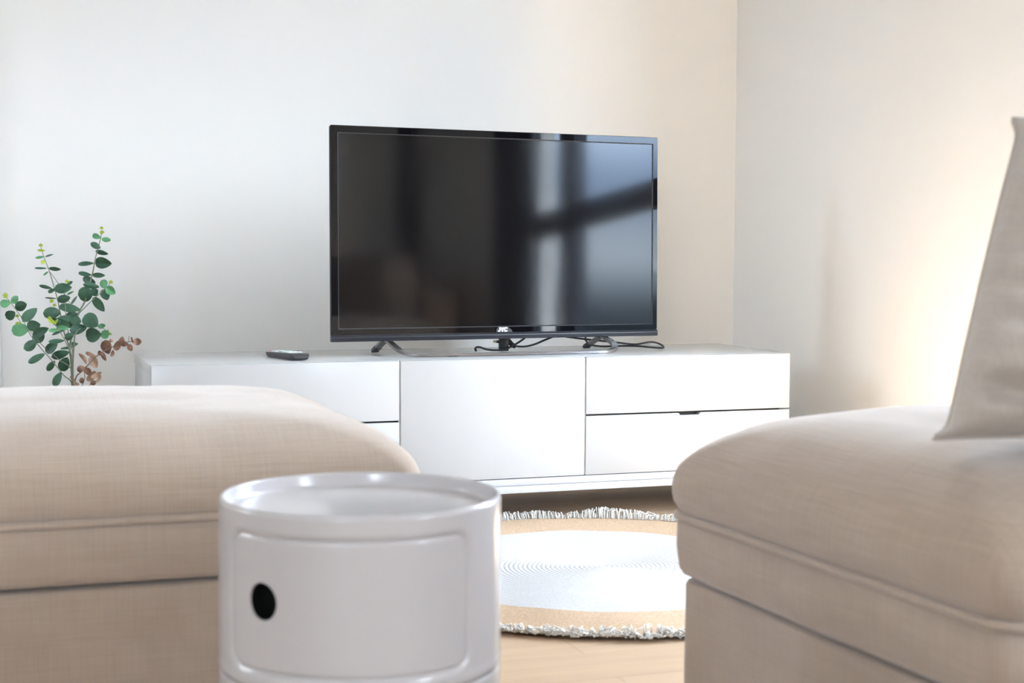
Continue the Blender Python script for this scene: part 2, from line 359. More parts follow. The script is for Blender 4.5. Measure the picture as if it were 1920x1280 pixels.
for x in (X0 + .08, (X0 + X1) / 2, X1 - .08):
    for y in (YC + .13, YC + DC - .06):
        if x == (X0 + X1) / 2 and y < YC + .2: continue
        V, F = lathe_vf([(0.0, 0), (.018, 0), (.018, .008), (.014, .012), (.014, ZB), (0, ZB)], (x, y, 0), 20)
        obj('foot', V, F, M['trim'], cab)

# ---------------------------------------------------------------- television
TW, TH = 0.914, 0.5327
tv = thing('television', 'black flat screen television on silver stand on the white cabinet', 'television', (0.8039, 3.64, 0.4496), (0.0134 * -1, 0, 0.0749))
def tv_obj(name, V, F, m, **k): return obj(name, V, F, m, k.pop('parent', tv), world=False, **k)
# housing
def ring_loops(specs):   # (x0,x1,z0,z1,r,y)
    L_ = []
    for x0, x1, z0, z1, r, y in specs:
        L_.append([((x0 + x1) / 2 + a, y, (z0 + z1) / 2 + b_) for a, b_ in rrect((x1 - x0) / 2, (z1 - z0) / 2, r, 5, 6)])
    return L_
V, F = loft_vf(ring_loops([(.001, TW - .001, .001, TH - .001, .005, .004), (.0005, TW - .0005, .0005, TH - .0005, .005, .012), (.004, TW - .004, .004, TH - .004, .006, .022),
                           (.05, TW - .05, .03, TH - .05, .03, .034), (.13, TW - .13, .035, TH - .12, .03, .062), (.15, TW - .15, .045, TH - .14, .03, .068)]))
tv_obj('housing', V, F, M['tvback'], angle=0.8)
sx0, sx1, sz0, sz1 = .0195, TW - .0155, .0318, TH - .0185
V, F = loft_vf(ring_loops([(.001, TW - .001, .0172, TH - .001, .004, .0045), (0, TW, .0165, TH, .004, .002), (.0012, TW - .0012, .0168, TH - .0012, .004, 0.0),
                           (sx0 - .0012, sx1 + .0012, sz0 - .0012, sz1 + .0012, .0015, 0.0)]), False, False)
bez = tv_obj('bezel', V, F, M['bezel'], angle=0.35)
V, F = loft_vf(ring_loops([(sx0 - .0012, sx1 + .0012, sz0 - .0012, sz1 + .0012, .0015, 0.0), (sx0 - .0006, sx1 + .0006, sz0 - .0006, sz1 + .0006, .001, .0004), (sx0 + .0018, sx1 - .0018, sz0 + .0018, sz1 - .0018, .001, .0034)]), False, False)
tv_obj('inner_lip', V, F, mat('satin_lip', (0.02, 0.022, 0.028), 0.35, spec=0.8), parent=bez, angle=0.35)
V, F = box_vf(sx0 + .001, sx1 - .001, .0030, .0042, sz0 + .001, sz1 - .001)
tv_obj('screen', V, F, M['screen'], smooth=False, label='dark glass screen mirroring a window')
pr = [(.0045, .0166), (.0, .0166), (-.0042, .0112), (-.0046, .0100), (-.0030, .0010), (-.0020, 0.0), (.012, 0.0), (.012, .0166)]
V = [(x, y, z) for x in (.0006, TW - .0006) for y, z in pr]; k = len(pr)
F = [tuple(range(k)), tuple(range(k, 2 * k))[::-1]] + [(i, (i + 1) % k, k + (i + 1) % k, k + i) for i in range(k)]
chin = tv_obj('lower_trim', V, F, M['chin'], smooth=False)
for x, r_ in ((.067, .0016), (.0735, .0012)):
    V, F = tube_vf([Vector((x, -.0040, .0075)), Vector((x, -.0050, .0075))], r_, 12); tv_obj('sensor_dot', V, F, M['rubber'] if r_ < .0015 else M['smoke'], parent=chin)
# lettering
def poly_prism(polys, y0, y1):
    V, F = [], []
    for P in polys:
        k0 = len(V); n_ = len(P); V += [(x, y0, z) for x, z in P] + [(x, y1, z) for x, z in P]
        F += [tuple(k0 + i for i in range(n_)), tuple(k0 + n_ + i for i in range(n_))[::-1]] + [(k0 + i, k0 + (i + 1) % n_, k0 + n_ + (i + 1) % n_, k0 + n_ + i) for i in range(n_)]
    return V, F
J = [(.30, 1), (.58, 1), (.58, .28), (.52, .10), (.40, 0), (.14, 0), (.02, .08), (0, .20), (0, .32), (.22, .32), (.24, .24), (.30, .26)]
Vl = [(.62, 1), (.90, 1), (1.03, .38), (1.16, 1), (1.42, 1), (1.18, 0), (.88, 0)]
Cc = [(1.58, 1), (2.16, 1), (2.22, .90), (2.22, .66), (1.96, .66), (1.94, .76), (1.74, .76), (1.71, .70), (1.69, .30), (1.72, .24), (1.92, .24), (1.94, .34), (2.20, .34), (2.20, .12), (2.12, 0), (1.52, 0), (1.44, .12), (1.46, .88)]
LX, LZ, LS = .4455, .0182, .0120
plate = [(LX - .0045, .0170), (LX + .042, .0170), (LX + .040, .0200), (LX + .037, .0242), (LX + .031, .0285), (LX + .025, .0310), (LX + .001, .0310), (LX - .004, .025)]
V, F = poly_prism([plate], -.0012, .001); pl = tv_obj('logo_plate', V, F, M['smoke'], smooth=False)
for P in (J, Vl, Cc):
    V, F = poly_prism([[(LX + x * LS, LZ + z * LS * .95) for x, z in P]], -.0022, -.0010); tv_obj('logo_letter', V, F, M['logo'], smooth=False, parent=pl)
# stand: world coordinates, one bent flat bar with a rear leg at each end
inv = MW[tv.name].inverted()
def tvw(p): return inv @ Vector(p)
zt = ZT
path = [(0.955, 3.685, .4500), (0.962, 3.672, .444), (0.970, 3.655, .434), (0.981, 3.632, .4235), (1.000, 3.614, .4175), (1.040, 3.606, .4158), (1.12, 3.603, .4158), (1.25, 3.602, .4160),
        (1.40, 3.607, .4158), (1.500, 3.612, .4158), (1.535, 3.618, .4165), (1.556, 3.632, .4210), (1.5655, 3.650, .4290), (1.566, 3.672, .437), (1.560, 3.695, .4445), (1.556, 3.712, .4505)]
sect = [(-1, -.34), (-.9, -.45), (.9, -.45), (1, -.34), (1, .34), (.9, .45), (-.9, .45), (-1, .34)]
def bar(name, path, w, parent, upv=None):
    pts = [tvw(p) for p in catmull(path, 8)]
    V, F = tube_vf(pts, w, sect=sect, upv=upv); return obj(name, V, F, M['silver'], parent, world=False, angle=0.6)
stand = bar('stand', path, .0088, tv, (0, 0, 1))
for apx, ft_ in (((0.955, 3.70, .4490), (.948, 3.772, .4192)), ((1.556, 3.722, .4490), (1.541, 3.785, .4192))):
    A_, B_ = Vector(apx), Vector(ft_); bar('rear_leg', [A_, A_ * .6 + B_ * .4, A_ * .15 + B_ * .85], .0088, stand, (0, .5, 1))
    V, F = tube_vf([tvw(A_ * .28 + B_ * .72), tvw(B_), tvw(B_ + Vector((0, .003, -.0036)))], .0098, sect=sect, upv=(0, .5, 1)); obj('foot_cap', V, F, M['smoke'], stand, world=False, angle=0.6)
for x, y in ((1.105, 3.603), (1.487, 3.611)):
    v, f = box_vf(x - .013, x + .013, y - .009, y + .009, ZT + .0003, ZT + .0022); obj('foot_pad', v, f, M['rubber'], stand, smooth=False)

# ---------------------------------------------------------------- cables
cord = thing('power_cord', 'black power cord looping out past the right end of the television', 'cable', (1.6, 3.78, ZT))
cp = [(1.47, 3.790, .4470), (1.50, 3.785, .4425), (1.551, 3.768, .4365), (1.607, 3.76, .4305), (1.669, 3.758, .4235), (1.699, 3.757, .4268), (1.721, 3.756, .4292), (1.742, 3.752, .4245), (1.752, 3.745, .4165),
      (1.744, 3.735, .4145), (1.73, 3.728, .4150), (1.706, 3.735, .4165), (1.676, 3.748, .4190), (1.647, 3.765, .4192), (1.62, 3.775, .4185), (1.588, 3.785, .4175), (1.562, 3.80, .421), (1.550, 3.812, .432), (1.550, 3.815, .444)]
tube('cord', catmull(cp, 8), .0026, M['rubber'], cord, 10)
av = thing('av_cable', 'short black cable with plug adapter hanging under the centre of the television', 'cable', (1.29, 3.74, ZT))
tube('lead', catmull([(1.213, 3.745, .4145), (1.209, 3.742, .419), (1.212, 3.740, .424), (1.222, 3.738, .4240), (1.237, 3.738, .4190), (1.258, 3.738, .4160), (1.284, 3.736, .4165), (1.305, 3.734, .424), (1.327, 3.736, .435), (1.347, 3.742, .446)], 8), .0027, M['rubber'], av, 10)
tube('lead', catmull([(1.318, 3.757, .4255), (1.332, 3.757, .4235), (1.348, 3.758, .4225), (1.365, 3.76, .4240), (1.387, 3.762, .4295), (1.412, 3.765, .4385), (1.437, 3.768, .447)], 8), .0027, M['rubber'], av, 10)
box('adapter', (1.278, 1.303, 3.742, 3.757, .4125, .452), M['rubber'], av, bev=0.0025)
tube('plug', [Vector((1.298, 3.757, .444)), Vector((1.306, 3.757, .438)), Vector((1.316, 3.757, .429)), Vector((1.326, 3.757, .4225))], lambda t_: .0085 - .003 * t_, M['rubber'], av, 14)
tube('connector', [Vector((1.279, 3.749, .4365)), Vector((1.270, 3.749, .4375))], .0035, M['rubber'], av, 12)
tube('contact_tip', [Vector((1.270, 3.749, .4375)), Vector((1.262, 3.749, .4383))], .0030, M['brass'], av, 12, label='gold plug tip')

# ---------------------------------------------------------------- remote
RL, RW = 0.180, 0.046
rem = thing('remote_control', 'slim charcoal remote with pale keys lying on the cabinet left of the television', 'remote', (.7135, 3.560, ZT + .0004), (0, 0, math.radians(11.6)))
loops = []
for t_, w_, h_, lo in ((0.0, .86, .0135, .0060), (0.004, .95, .0160, .0030), (.012, .99, .0172, .0010), (.03, 1.0, .0172, .0), (.09, 1.0, .0150, .0), (.15, .97, .0130, .0), (.172, .93, .0122, .0), (.178, .88, .0118, .0012), (.180, .80, .0105, .003)):
    hw = RW / 2 * w_; h2 = h_
    prof = [(-hw * .80, lo), (-hw * .93, lo + h2 * .22), (-hw, h2 * .72), (-hw * .985, h2 * .93), (-hw * .93, h2), (hw * .93, h2), (hw * .985, h2 * .93), (hw, h2 * .72), (hw * .93, lo + h2 * .22), (hw * .80, lo)]
    loops.append([(x, t_, z) for x, z in prof])
V, F = loft_vf(loops); obj('remote_body', V, F, M['remote'], rem, world=False, angle=0.7)
def topz(y): return .0172 - (y - .03) * (.0172 - .0122) / .142
V = []; F = []
for y, hw in ((.034, .0185), (.172, .0185)):
    V += [(-hw, y, topz(y) - .002), (hw, y, topz(y) - .002), (hw, y, topz(y) + .0007), (-hw, y, topz(y) + .0007)]
F = [(0, 1, 2, 3), (7, 6, 5, 4), (0, 4, 5, 1), (1, 5, 6, 2), (2, 6, 7, 3), (3, 7, 4, 0)]
kp = obj('keypad', V, F, M['keys'], rem, world=False, smooth=False)
for r_ in range(11):
    for c_ in range(3):
        y = .040 + r_ * .0122; x = (c_ - 1) * .0118
        mm_ = M['key_red'] if (r_, c_) in ((10, 0), (5, 0)) else (M['key_green'] if (r_, c_) in ((4, 0), (3, 1)) else M['keys'])
        z = topz(y); v, f = box_vf(x - .0042, x + .0042, y - .0036, y + .0036, z, z + .0024); obj('key', v, f, mm_, kp, world=False, bev=.0008)

# ---------------------------------------------------------------- upholstery
def wob(p, s, a, seed=0): return a * noise.noise(Vector((p[0] * s + seed, p[1] * s, p[2] * s)))
def cushion_vf(x0, x1, y0, y1, z0, zp, zc, dome=.25, r0=.035, crease=None):
    """padded lid: straight band from z0 to the piping at zp, domed crown up to zc"""
    cx, cy, hx, hy = (x0 + x1) / 2, (y0 + y1) / 2, (x1 - x0) / 2, (y1 - y0) / 2
    H = zc - zp; loops = []
    spec = []
    for u, z in ((.030, z0), (.010, z0 + .001), (.004, z0 + .004), (.0005, z0 + .012), (-.002, z0 + (zp - z0) * .5), (-.0005, zp - .010), (.004, zp - .004), (.0045, zp), (.0035, zp + .005)): spec.append((u, z))
    n_ = 26
    for i in range(1, n_ + 1):
        a_ = PI / 2 * i / n_; ex = 2 / 2.5
        u = dome * (1 - max(0.0, cos(a_)) ** ex); v = H * sin(a_) ** ex
        bul = -.010 * sin(min(1, v / (H * .75)) * PI)
        spec.append((u + bul, zp + .004 + (H - .004) * v / H))
    ulast = spec[-1][0]
    mmin = min(hx, hy)
    for i in range(1, 9): spec.append((ulast + (mmin - .02 - ulast) * i / 8, zc + .006 * sin(PI / 2 * i / 8)))
    for u, z in spec:
        r = max(r0, r0 + .62 * max(0, u)); lp = []
        for a_, b_ in rrect(hx - u, hy - u, r, 12, 26):
            p = Vector((cx + a_, cy + b_, z))
            if z > zp + .01: p.z += wob(p, 5, .006, 3) + wob(p, 14, .0015, 9)
            d = wob(p, 7, .0025, 5)
            q = Vector((a_, b_, 0)); q.normalize()
            p += q * d; lp.append(tuple(p))
        loops.append(lp)
    return loft_vf(loops), rrect(hx - .0015, hy - .0015, r0, 12, 26), (cx, cy)
def block_vf(x0, x1, y0, y1, z0, z1, r=.03, e=.006):
    cx, cy, hx, hy = (x0 + x1) / 2, (y0 + y1) / 2, (x1 - x0) / 2, (y1 - y0) / 2; loops = []
    for u, z in ((e, z0), (0, z0 + e), (0, z0 + (z1 - z0) * .33), (0, z0 + (z1 - z0) * .66), (0, z1 - e), (e * .3, z1 - e * .3), (e, z1)):
        lp = []
        for a_, b_ in rrect(hx - u, hy - u, r, 8, 22):
            p = Vector((cx + a_, cy + b_, z)); q = Vector((a_, b_, 0)); q.normalize(); p += q * wob(p, 6, .002, 11); lp.append(tuple(p))
        loops.append(lp)
    return loft_vf(loops)
def piping(name, x0, x1, y0, y1, z, root, r0=.035, rad=.0056):
    cx, cy = (x0 + x1) / 2, (y0 + y1) / 2
    P = [Vector((cx + a_, cy + b_, z)) for a_, b_ in rrect((x1 - x0) / 2 + .0005, (y1 - y0) / 2 + .0005, r0, 12, 26)]
    P2 = []
    for p in P:
        q = Vector((p.x - cx, p.y - cy, 0)); q.normalize(); P2.append(p + q * wob(p, 7, .0025, 5))
    return tube(name, P2, rad, M['fabric'], root, 8, closed=True)

# left ottoman
OX0, OX1, OY0, OY1 = -.314, .586, 2.055, 2.755
ott = thing('ottoman', 'beige fabric ottoman at the left, behind the round white side table', 'ottoman', ((OX0+OX1)/2, (OY0+OY1)/2, 0))
(VF, _, _) = cushion_vf(OX0, OX1, OY0, OY1, .229, .314, .452); obj('cushion', VF[0], VF[1], M['fabric'], ott)
piping('piping', OX0, OX1, OY0, OY1, .314, ott)
VF = block_vf(OX0 + .008, OX1 - .008, OY0 + .008, OY1 - .008, .035, .2235); obj('ottoman_base', VF[0], VF[1], M['fabric'], ott)
for x in (OX0 + .07, OX1 - .07):
    for y in (OY0 + .07, OY1 - .07):
        V, F = lathe_vf([(0, 0), (.02, 0), (.024, .036), (0, .036)], (x, y, 0), 20); obj('foot', V, F, M['rubber'], ott)

# right: end of the chaise sofa
CX0, CX1, CY0, CY1 = .917, 1.98, 1.20, 1.900
sofa = thing('sofa', 'beige fabric sofa end at the right with a pale pillow on it', 'sofa', (1.6, 1.2, 0))
(VF, _, _) = cushion_vf(CX0, CX1, CY0, CY1, .229, .314, .466, .19); obj('chaise_cushion', VF[0], VF[1], M['fabric'], sofa)
piping('piping', CX0, CX1, CY0, CY1, .314, sofa)
VF = block_vf(CX0 + .010, CX1, CY0 + .008, CY1 - .010, .035, .2235); obj('chaise_base', VF[0], VF[1], M['fabric'], sofa)
(VF, _, _) = cushion_vf(1.28, 1.98, .10, 1.190, .229, .314, .45); obj('seat_cushion', VF[0], VF[1], M['fabric'], sofa)
VF = block_vf(1.29, 1.98, .11, 1.19, .035, .2235); obj('seat_base', VF[0], VF[1], M['fabric'], sofa)
VF = block_vf(1.985, 2.14, .0, 1.60, .035, .60, .05, .03); obj('backrest', VF[0], VF[1], M['fabric'], sofa)
def back_cushion(y0, y1, z1):
    cy, cz, hy, hz = (y0 + y1) / 2, (.43 + z1) / 2, (y1 - y0) / 2, (z1 - .43) / 2; loops = []
    for u, x in ((.05, 1.79), (.02, 1.80), (.0, 1.83), (-.004, 1.88), (.0, 1.935), (.02, 1.965), (.05, 1.978)):
        loops.append([(x, cy + a_, cz + b_) for a_, b_ in rrect(hy - u, hz - u, .09, 8, 8)])
    V, F = loft_vf(loops); obj('back_cushion', V, F, M['fabric'], sofa)
back_cushion(.08, .80, .72); back_cushion(.86, 1.58, .72)
for x, y in ((.98, 1.26), (.98, 1.84), (1.9, 1.84), (1.9, .2), (1.35, .2)):
    V, F = lathe_vf([(0, 0), (.02, 0), (.024, .036), (0, .036)], (x, y, 0), 20); obj('foot', V, F, M['rubber'], sofa)

sofa.rotation_euler = (0, 0, math.radians(2.4)); sofa.location = (1.612, 1.228, 0)
# pillow standing on the chaise
def pillow():
    root = thing('pillow', 'pale linen throw pillow standing on the right sofa seat', 'pillow', (1.18, 1.33, .4715))
    P0 = Vector((0.9725, 1.388, .4715))          # lower left corner
    Fh = Vector((.331, .944, 0)); Rh = Vector((.944, -.331, 0))
    vv = (Rh * .106 + Vector((0, 0, 1)) * .385 + Fh * .075).normalized()
    uu = (Rh * .985 - Fh * .17 - Vector((0, 0, .012))).normalized()
    nn = uu.cross(vv).normalized()
    if nn.dot(Fh) > 0: nn = -nn
    n_ = 72; A = .415; Bh = .378
    V = []; F = []
    for side in (1, -1):
        k0 = len(V)
        for j in range(n_ + 1):
            for i in range(n_ + 1):
                s, t = i / n_, j / n_
                S_, T_ = 2 * s - 1, 2 * t - 1
                # edges pulled in between pointed corners
                ear = (.085 if T_ < 0 else .06) * math.exp(-((1 - abs(T_)) / (.055 if T_ < 0 else .07)) ** 2)
                px = S_ * (1 - (.062 - ear * .8 - .012 * (1 - T_ * T_)) * abs(S_) ** 3)
                py = T_ * (1 - .055 * (1 - S_ * S_) ** .8 * abs(T_) ** 2)
                if T_ < 0: py = max(py, -1.0 + .0) * (1 - .02 * abs(T_))
                th = .075 * ((1 - S_ ** 4) * (1 - T_ ** 4)) ** .55 * (1 + .25 * -T_)
                p = P0 + uu * (A * (px + 1) / 2) + vv * (Bh * (py + 1) / 2)
                m_ = (1 - abs(S_) ** 6) * (1 - abs(T_) ** 6)
                fold = 0
                # soft diagonal folds running up from the lower left corner
                d1 = (s * .9 + t * 1.5)
                fold += .0220 * sin((t * 1.0 + s * .62) * 26 + 2.2 * noise.noise(Vector((s * 3, t * 3, 1)))) * math.exp(-((t - .10) / .20) ** 2)
                fold += .0060 * sin((t + s * .35) * 60 + 2.5 * noise.noise(Vector((s * 4, t * 4, 5)))) * math.exp(-((s - .15) / .3) ** 2)
                fold += .008 * noise.noise(Vector((s * 6, t * 9, 2.0)))
                p = p + nn * side * (th + fold * m_)
                zf = .4715
                if p.z < zf: p.z = zf + (p.z - zf) * .08
                V.append(tuple(p))
        for j in range(n_):
            for i in range(n_):
                a_ = k0 + j * (n_ + 1) + i; q = (a_, a_ + 1, a_ + n_ + 2, a_ + n_ + 1); F.append(q if side == 1 else q[::-1])
    obj('pillow_cover', V, F, M['pillow'], root, weld=True)
    loop = [V[i] for i in range(0, n_ + 1)] + [V[j * (n_ + 1) + n_] for j in range(1, n_ + 1)] + [V[n_ * (n_ + 1) + i] for i in range(n_ - 1, -1, -1)] + [V[j * (n_ + 1)] for j in range(n_ - 1, 0, -1)]
    tube('seam', [Vector(p) for p in loop], .0022, M['pillow'], root, 6, closed=True)
pillow()

# ---------------------------------------------------------------- round side table
TC = Vector((.4035, 1.672, 0)); TR = .1605; TZ = .4005
tab = thing('side_table', 'round white glossy plastic storage table with oval finger hole in its curved door', 'side table', tuple(TC))
Dc = Vector((-TC.x, -TC.y, 0)).normalized(); Rt = Vector((-Dc.y, Dc.x, 0))
def cyl(phi, r, z): return TC + Dc * (cos(phi) * r) + Rt * (sin(phi) * r) + Vector((0, 0, z))
P0_, P1_ = math.radians(-60.5), math.radians(46.5)
def sdrr(x, y, hx, hy, r):
    qx, qy = abs(x) - hx + r, abs(y) - hy + r
    return min(max(qx, qy), 0) + math.hypot(max(qx, 0), max(qy, 0)) - r
def module(z0, z1, hole_z):
    za, zb = z0 + .021, z1 - .0265
    pm, pw, zm, zh = (P0_ + P1_) / 2, (P1_ - P0_) / 2, (za + zb) / 2, (zb - za) / 2
    na, nz_ = 520, 104
    grid = []; sd = []
    hp = math.radians(-41.3); hr = .0205
    def prof(d):
        if d > .0085: return 0.0
        if d > 0:    # soft flare into the groove
            t = d / .0085; return -.0048 * (1 - t) ** 2.2
        if d > -.003: t = -d / .003; return -.0048 + .0034 * math.sin(t * PI / 2) ** .8
        return -.0014
    kept = {}
    for j in range(nz_ + 1):
        z = z0 + (z1 - z0) * j / nz_
        for i in range(na):
            ph = -PI + 2 * PI * i / na
            x, y = (ph - pm) * TR, z - zm
            d = sdrr(x, y, pw * TR, zh, .019)
            xs, ys = (ph - hp) * TR, z - hole_z; rr_ = math.hypot(xs, ys)
            pp, zz = ph, z
            if abs(rr_ - hr) < .0013 and rr_ > 1e-6: pp = hp + xs / rr_ * hr / TR; zz = hole_z + ys / rr_ * hr; rr_ = hr
            e_ = min(z - z0, z1 - z); edge = -.0022 * (1 - e_ / .0035) ** 2 if e_ < .0035 else 0
            fl = 0.0011 * max(0, 1 - abs(z - z0 - .008) / .008)
            grid.append(tuple(cyl(pp, TR + prof(d) + edge + fl, zz))); sd.append((d, rr_ - hr))
    FB, FD = [], []
    for j in range(nz_):
        for i in range(na):
            q = (j * na + i, j * na + (i + 1) % na, (j + 1) * na + (i + 1) % na, (j + 1) * na + i)
            dd = sum(sd[k][0] for k in q) / 4; hh = sum(sd[k][1] for k in q) / 4
            if hh < -.00005 and max(sd[k][1] for k in q) < 1e-6: continue
            (FD if dd < 0 else FB).append(q)
    def sub(Fs):
        mp_ = {}; V = []; F2 = []
        for q in Fs:
            r_ = []
            for k in q:
                if k not in mp_: mp_[k] = len(V); V.append(grid[k])
                r_.append(mp_[k])
            F2.append(tuple(r_))
        return V, F2
    V, F = sub(FB); obj('casing', V, F, M['plastic'], tab)
    V, F = sub(FD); dr = obj('door', V, F, M['plastic'], tab)
    # finger hole: short rim, and an added cup painted black as the shade inside
    ns = 48; V = []
    for r_, dep in ((hr + .0004, -.0012), (hr - .0002, -.0022), (hr - .0004, -.004)):
        for k in range(ns):
            a_ = 2 * PI * k / ns; V.append(tuple(cyl(hp + r_ * cos(a_) / TR, TR + dep, hole_z + r_ * sin(a_))))
    F = [(i * ns + k, i * ns + (k + 1) % ns, (i + 1) * ns + (k + 1) % ns, (i + 1) * ns + k) for i in range(2) for k in range(ns)]
    obj('hole_rim', V, F, M['plastic'], dr)
    V = []
    for r_, dep in ((hr + .0006, -.0036), (hr + .001, -.012), (hr, -.03), (0.001, -.031)):
        for k in range(ns):
            a_ = 2 * PI * k / ns; V.append(tuple(cyl(hp + r_ * cos(a_) / TR, TR + dep, hole_z + r_ * sin(a_))))
    F = [(i * ns + k, i * ns + (k + 1) % ns, (i + 1) * ns + (k + 1) % ns, (i + 1) * ns + k) for i in range(3) for k in range(ns)]
    obj('finger_hole_shade', V, F, M['black'], dr, label='finger hole with its shade painted black')
module(.2085, TZ - .0005, .3045); module(.018, .2075, .1130)
V, F = lathe_vf([(0, .0), (TR - .006, 0), (TR - .003, .003), (TR - .002, .018), (TR - .02, .019)], tuple(TC), 96); obj('base_ring', V, F, M['plastic'], tab)
V, F = lathe_vf([(TR - .0028, TZ - .0012), (TR - .0020, TZ + .0004), (TR - .0034, TZ + .0012), (TR - .0052, TZ + .0004), (TR - .0060, TZ - .002), (TR - .0066, TZ - .012), (TR - .0085, TZ - .0155), (TR - .0120, TZ - .0165), (.08, TZ - .0168), (0.0008, TZ - .0168)], tuple(TC), 160)
obj('tray_top', V, F, M['plastic'], tab)
V, F = lathe_vf([(TR - .006, .2055), (TR - .0045, .2080), (TR - .006, .2105)], tuple(TC), 96); obj('seam_ring', V, F, M['plastic'], tab)

# ---------------------------------------------------------------- rug
RC = Vector((1.235, 2.935, 0)); RR = .585; RWH = .398
rug = thing('rug', 'round braided white and tan rug with a white fringe on the wooden floor', 'rug', tuple(RC))
pitch = .0100; na = 288
def rugz(x, y, r):
    a_ = math.atan2(y, x)
    ring = .0016 * abs(sin(PI * r / pitch))
    wav = .0045 * (noise.noise(Vector((x * 3.2, y * 3.2, 0))) + .35) + .0025 * noise.noise(Vector((x * 9, y * 9, 4)))
    return .0035 + ring + max(0, wav) * min(1, (RR - r) / .05 + .25)
def rug_part(name, r0, r1, m):
    n_ = int(round((r1 - r0) / pitch * 6)); V = []; F = []
    for i in range(n_ + 1):
        r = r0 + (r1 - r0) * i / n_
        for k in range(na):
            a_ = 2 * PI * k / na; rr_ = max(.0005, r) + .006 * noise.noise(Vector((cos(a_) * 1.3, sin(a_) * 1.3, r * 2 + 7))) * min(1, r / .1)
            x, y = rr_ * cos(a_), rr_ * sin(a_); V.append((RC.x + x, RC.y + y, rugz(x, y, r)))
    for i in range(n_):
        for k in range(na): F.append((i * na + k, i * na + (k + 1) % na, (i + 1) * na + (k + 1) % na, (i + 1) * na + k))
    return obj(name, V, F, m, rug)
rug_part('rug_centre', 0, .400, M['rugw'])['label'] = 'white braided centre'
rug_part('rug_border', .400, RR, M['rugb'])['label'] = 'tan braided border'
V = []; F = []
for k in range(560):
    a0 = 2 * PI * (k + random.random() * .8) / 560; big = .7 + .6 * (noise.noise(Vector((cos(a0) * 6, sin(a0) * 6, 2))) + .5)
    for s_ in range(5):
        a_ = a0 + random.uniform(-.008, .008); ln = random.uniform(.014, .030) * big; sw = random.uniform(-1.6, 1.6); lift = random.uniform(.001, .020) * big
        r = RR - .004 + random.uniform(-.003, .003); pts = []
        for q in range(5):
            t = q / 4; rad_ = r + ln * (t - .25 * t * t); aa = a_ + sw * .018 * t * t * random.uniform(.7, 1.3)
            z = .005 + lift * sin(min(1, t * 1.15) * PI * .75) + random.uniform(0, .002)
            pts.append(Vector((RC.x + rad_ * cos(aa), RC.y + rad_ * sin(aa), z)))
        v, f = tube_vf(pts, random.uniform(.0009, .0016), 3); k0 = len(V); V += v; F += [tuple(i + k0 for i in q) for q in f]
fr = obj('fringe', V, F, M['fringe'], rug, kind='stuff', label='curly white fringe')

# ---------------------------------------------------------------- eucalyptus
plant = thing('potted_eucalyptus', 'green eucalyptus plant with one dried brown branch beside the cabinet', 'plant', (.20, 3.85, 0))
V, F = lathe_vf([(0, 0), (.062, 0), (.068, .004), (.085, .20), (.090, .285), (.092, .30), (.088, .302), (.085, .295), (.083, .27), (0.001, .27)], (.20, 3.85, 0), 48)
obj('pot', V, F, M['pot'], plant, angle=0.8)
V, F = lathe_vf([(.083, .268), (.083, .272), (.05, .276), (.001, .278)], (.20, 3.85, 0), 40); obj('soil', V, F, M['soil'], plant)
def PP(cx, cy, dy=0):
    u = cx / 3.556 - 135; v = 315 - cy / 3.556
    return Vector((.1999 + .001257 * u + .0000172 * v, 3.85 + dy, .3491 + .0013145 * v - .00001 * u)) * 1.0 + Vector((0, 0, 0))
KX, KZ = .001257 / 3.556, .0013145 / 3.556
def leaf(V, F, FM, cx, cy, Ln, Wd, ang, mi, dy, dry=False):
    rnd = random.Random(int(cx * 31 + cy * 17)); a_ = math.radians(ang)
    if Wd < 10: Wd = 10
    e1 = Rv * cos(a_) + Uv * sin(a_); e2 = -Rv * sin(a_) + Uv * cos(a_); e3 = -Fv
    e1 = (e1 + e3 * rnd.uniform(-.35, .35)); e2 = (e2 + e3 * rnd.uniform(-.6, .6) * (1.6 if Wd < Ln * .4 else .6))
    c = PP(cx, cy, dy); n1, n2 = 12, 6; k0 = len(V); Lw, Ww = Ln * KZ * 1.03, Wd * KZ * 1.03
    curl = rnd.uniform(-.12, .12) + (.25 * rnd.choice((-1, 1)) if dry else 0); fold = rnd.uniform(.05, .22) * rnd.choice((-1, 1))
    for i in range(n1 + 1):
        t = i / n1; w = (sin(PI * (.04 + .955 * t) ** .9)) ** .62 * (1 - .16 * t ** 3) if 0 < i < n1 else .04
        for j in range(n2 + 1):
            s = 2 * j / n2 - 1
            p = c + e1 * ((t - .5) * Lw) + e2 * (s * w * Ww / 2) + e3 * (abs(s) * w * Ww * fold + curl * Lw * sin(t * PI) + (.05 * Ww * noise.noise(Vector((t * 4, s * 3, cx))) if dry else 0))
            V.append(tuple(p))
    for i in range(n1):
        for j in range(n2): F.append((k0 + i * (n2 + 1) + j, k0 + i * (n2 + 1) + j + 1, k0 + (i + 1) * (n2 + 1) + j + 1, k0 + (i + 1) * (n2 + 1) + j)); FM.append(mi)
def tip(V, F, FM, cx, cy, dy, sz=1.0, mi=2):
    for ang, ln in ((90, 18), (55, 14), (125, 14), (20, 12), (160, 12)): leaf(V, F, FM, cx + cos(math.radians(ang)) * 7 * sz, cy - sin(math.radians(ang)) * 8 * sz, ln * sz, 6 * sz, ang, mi, dy)
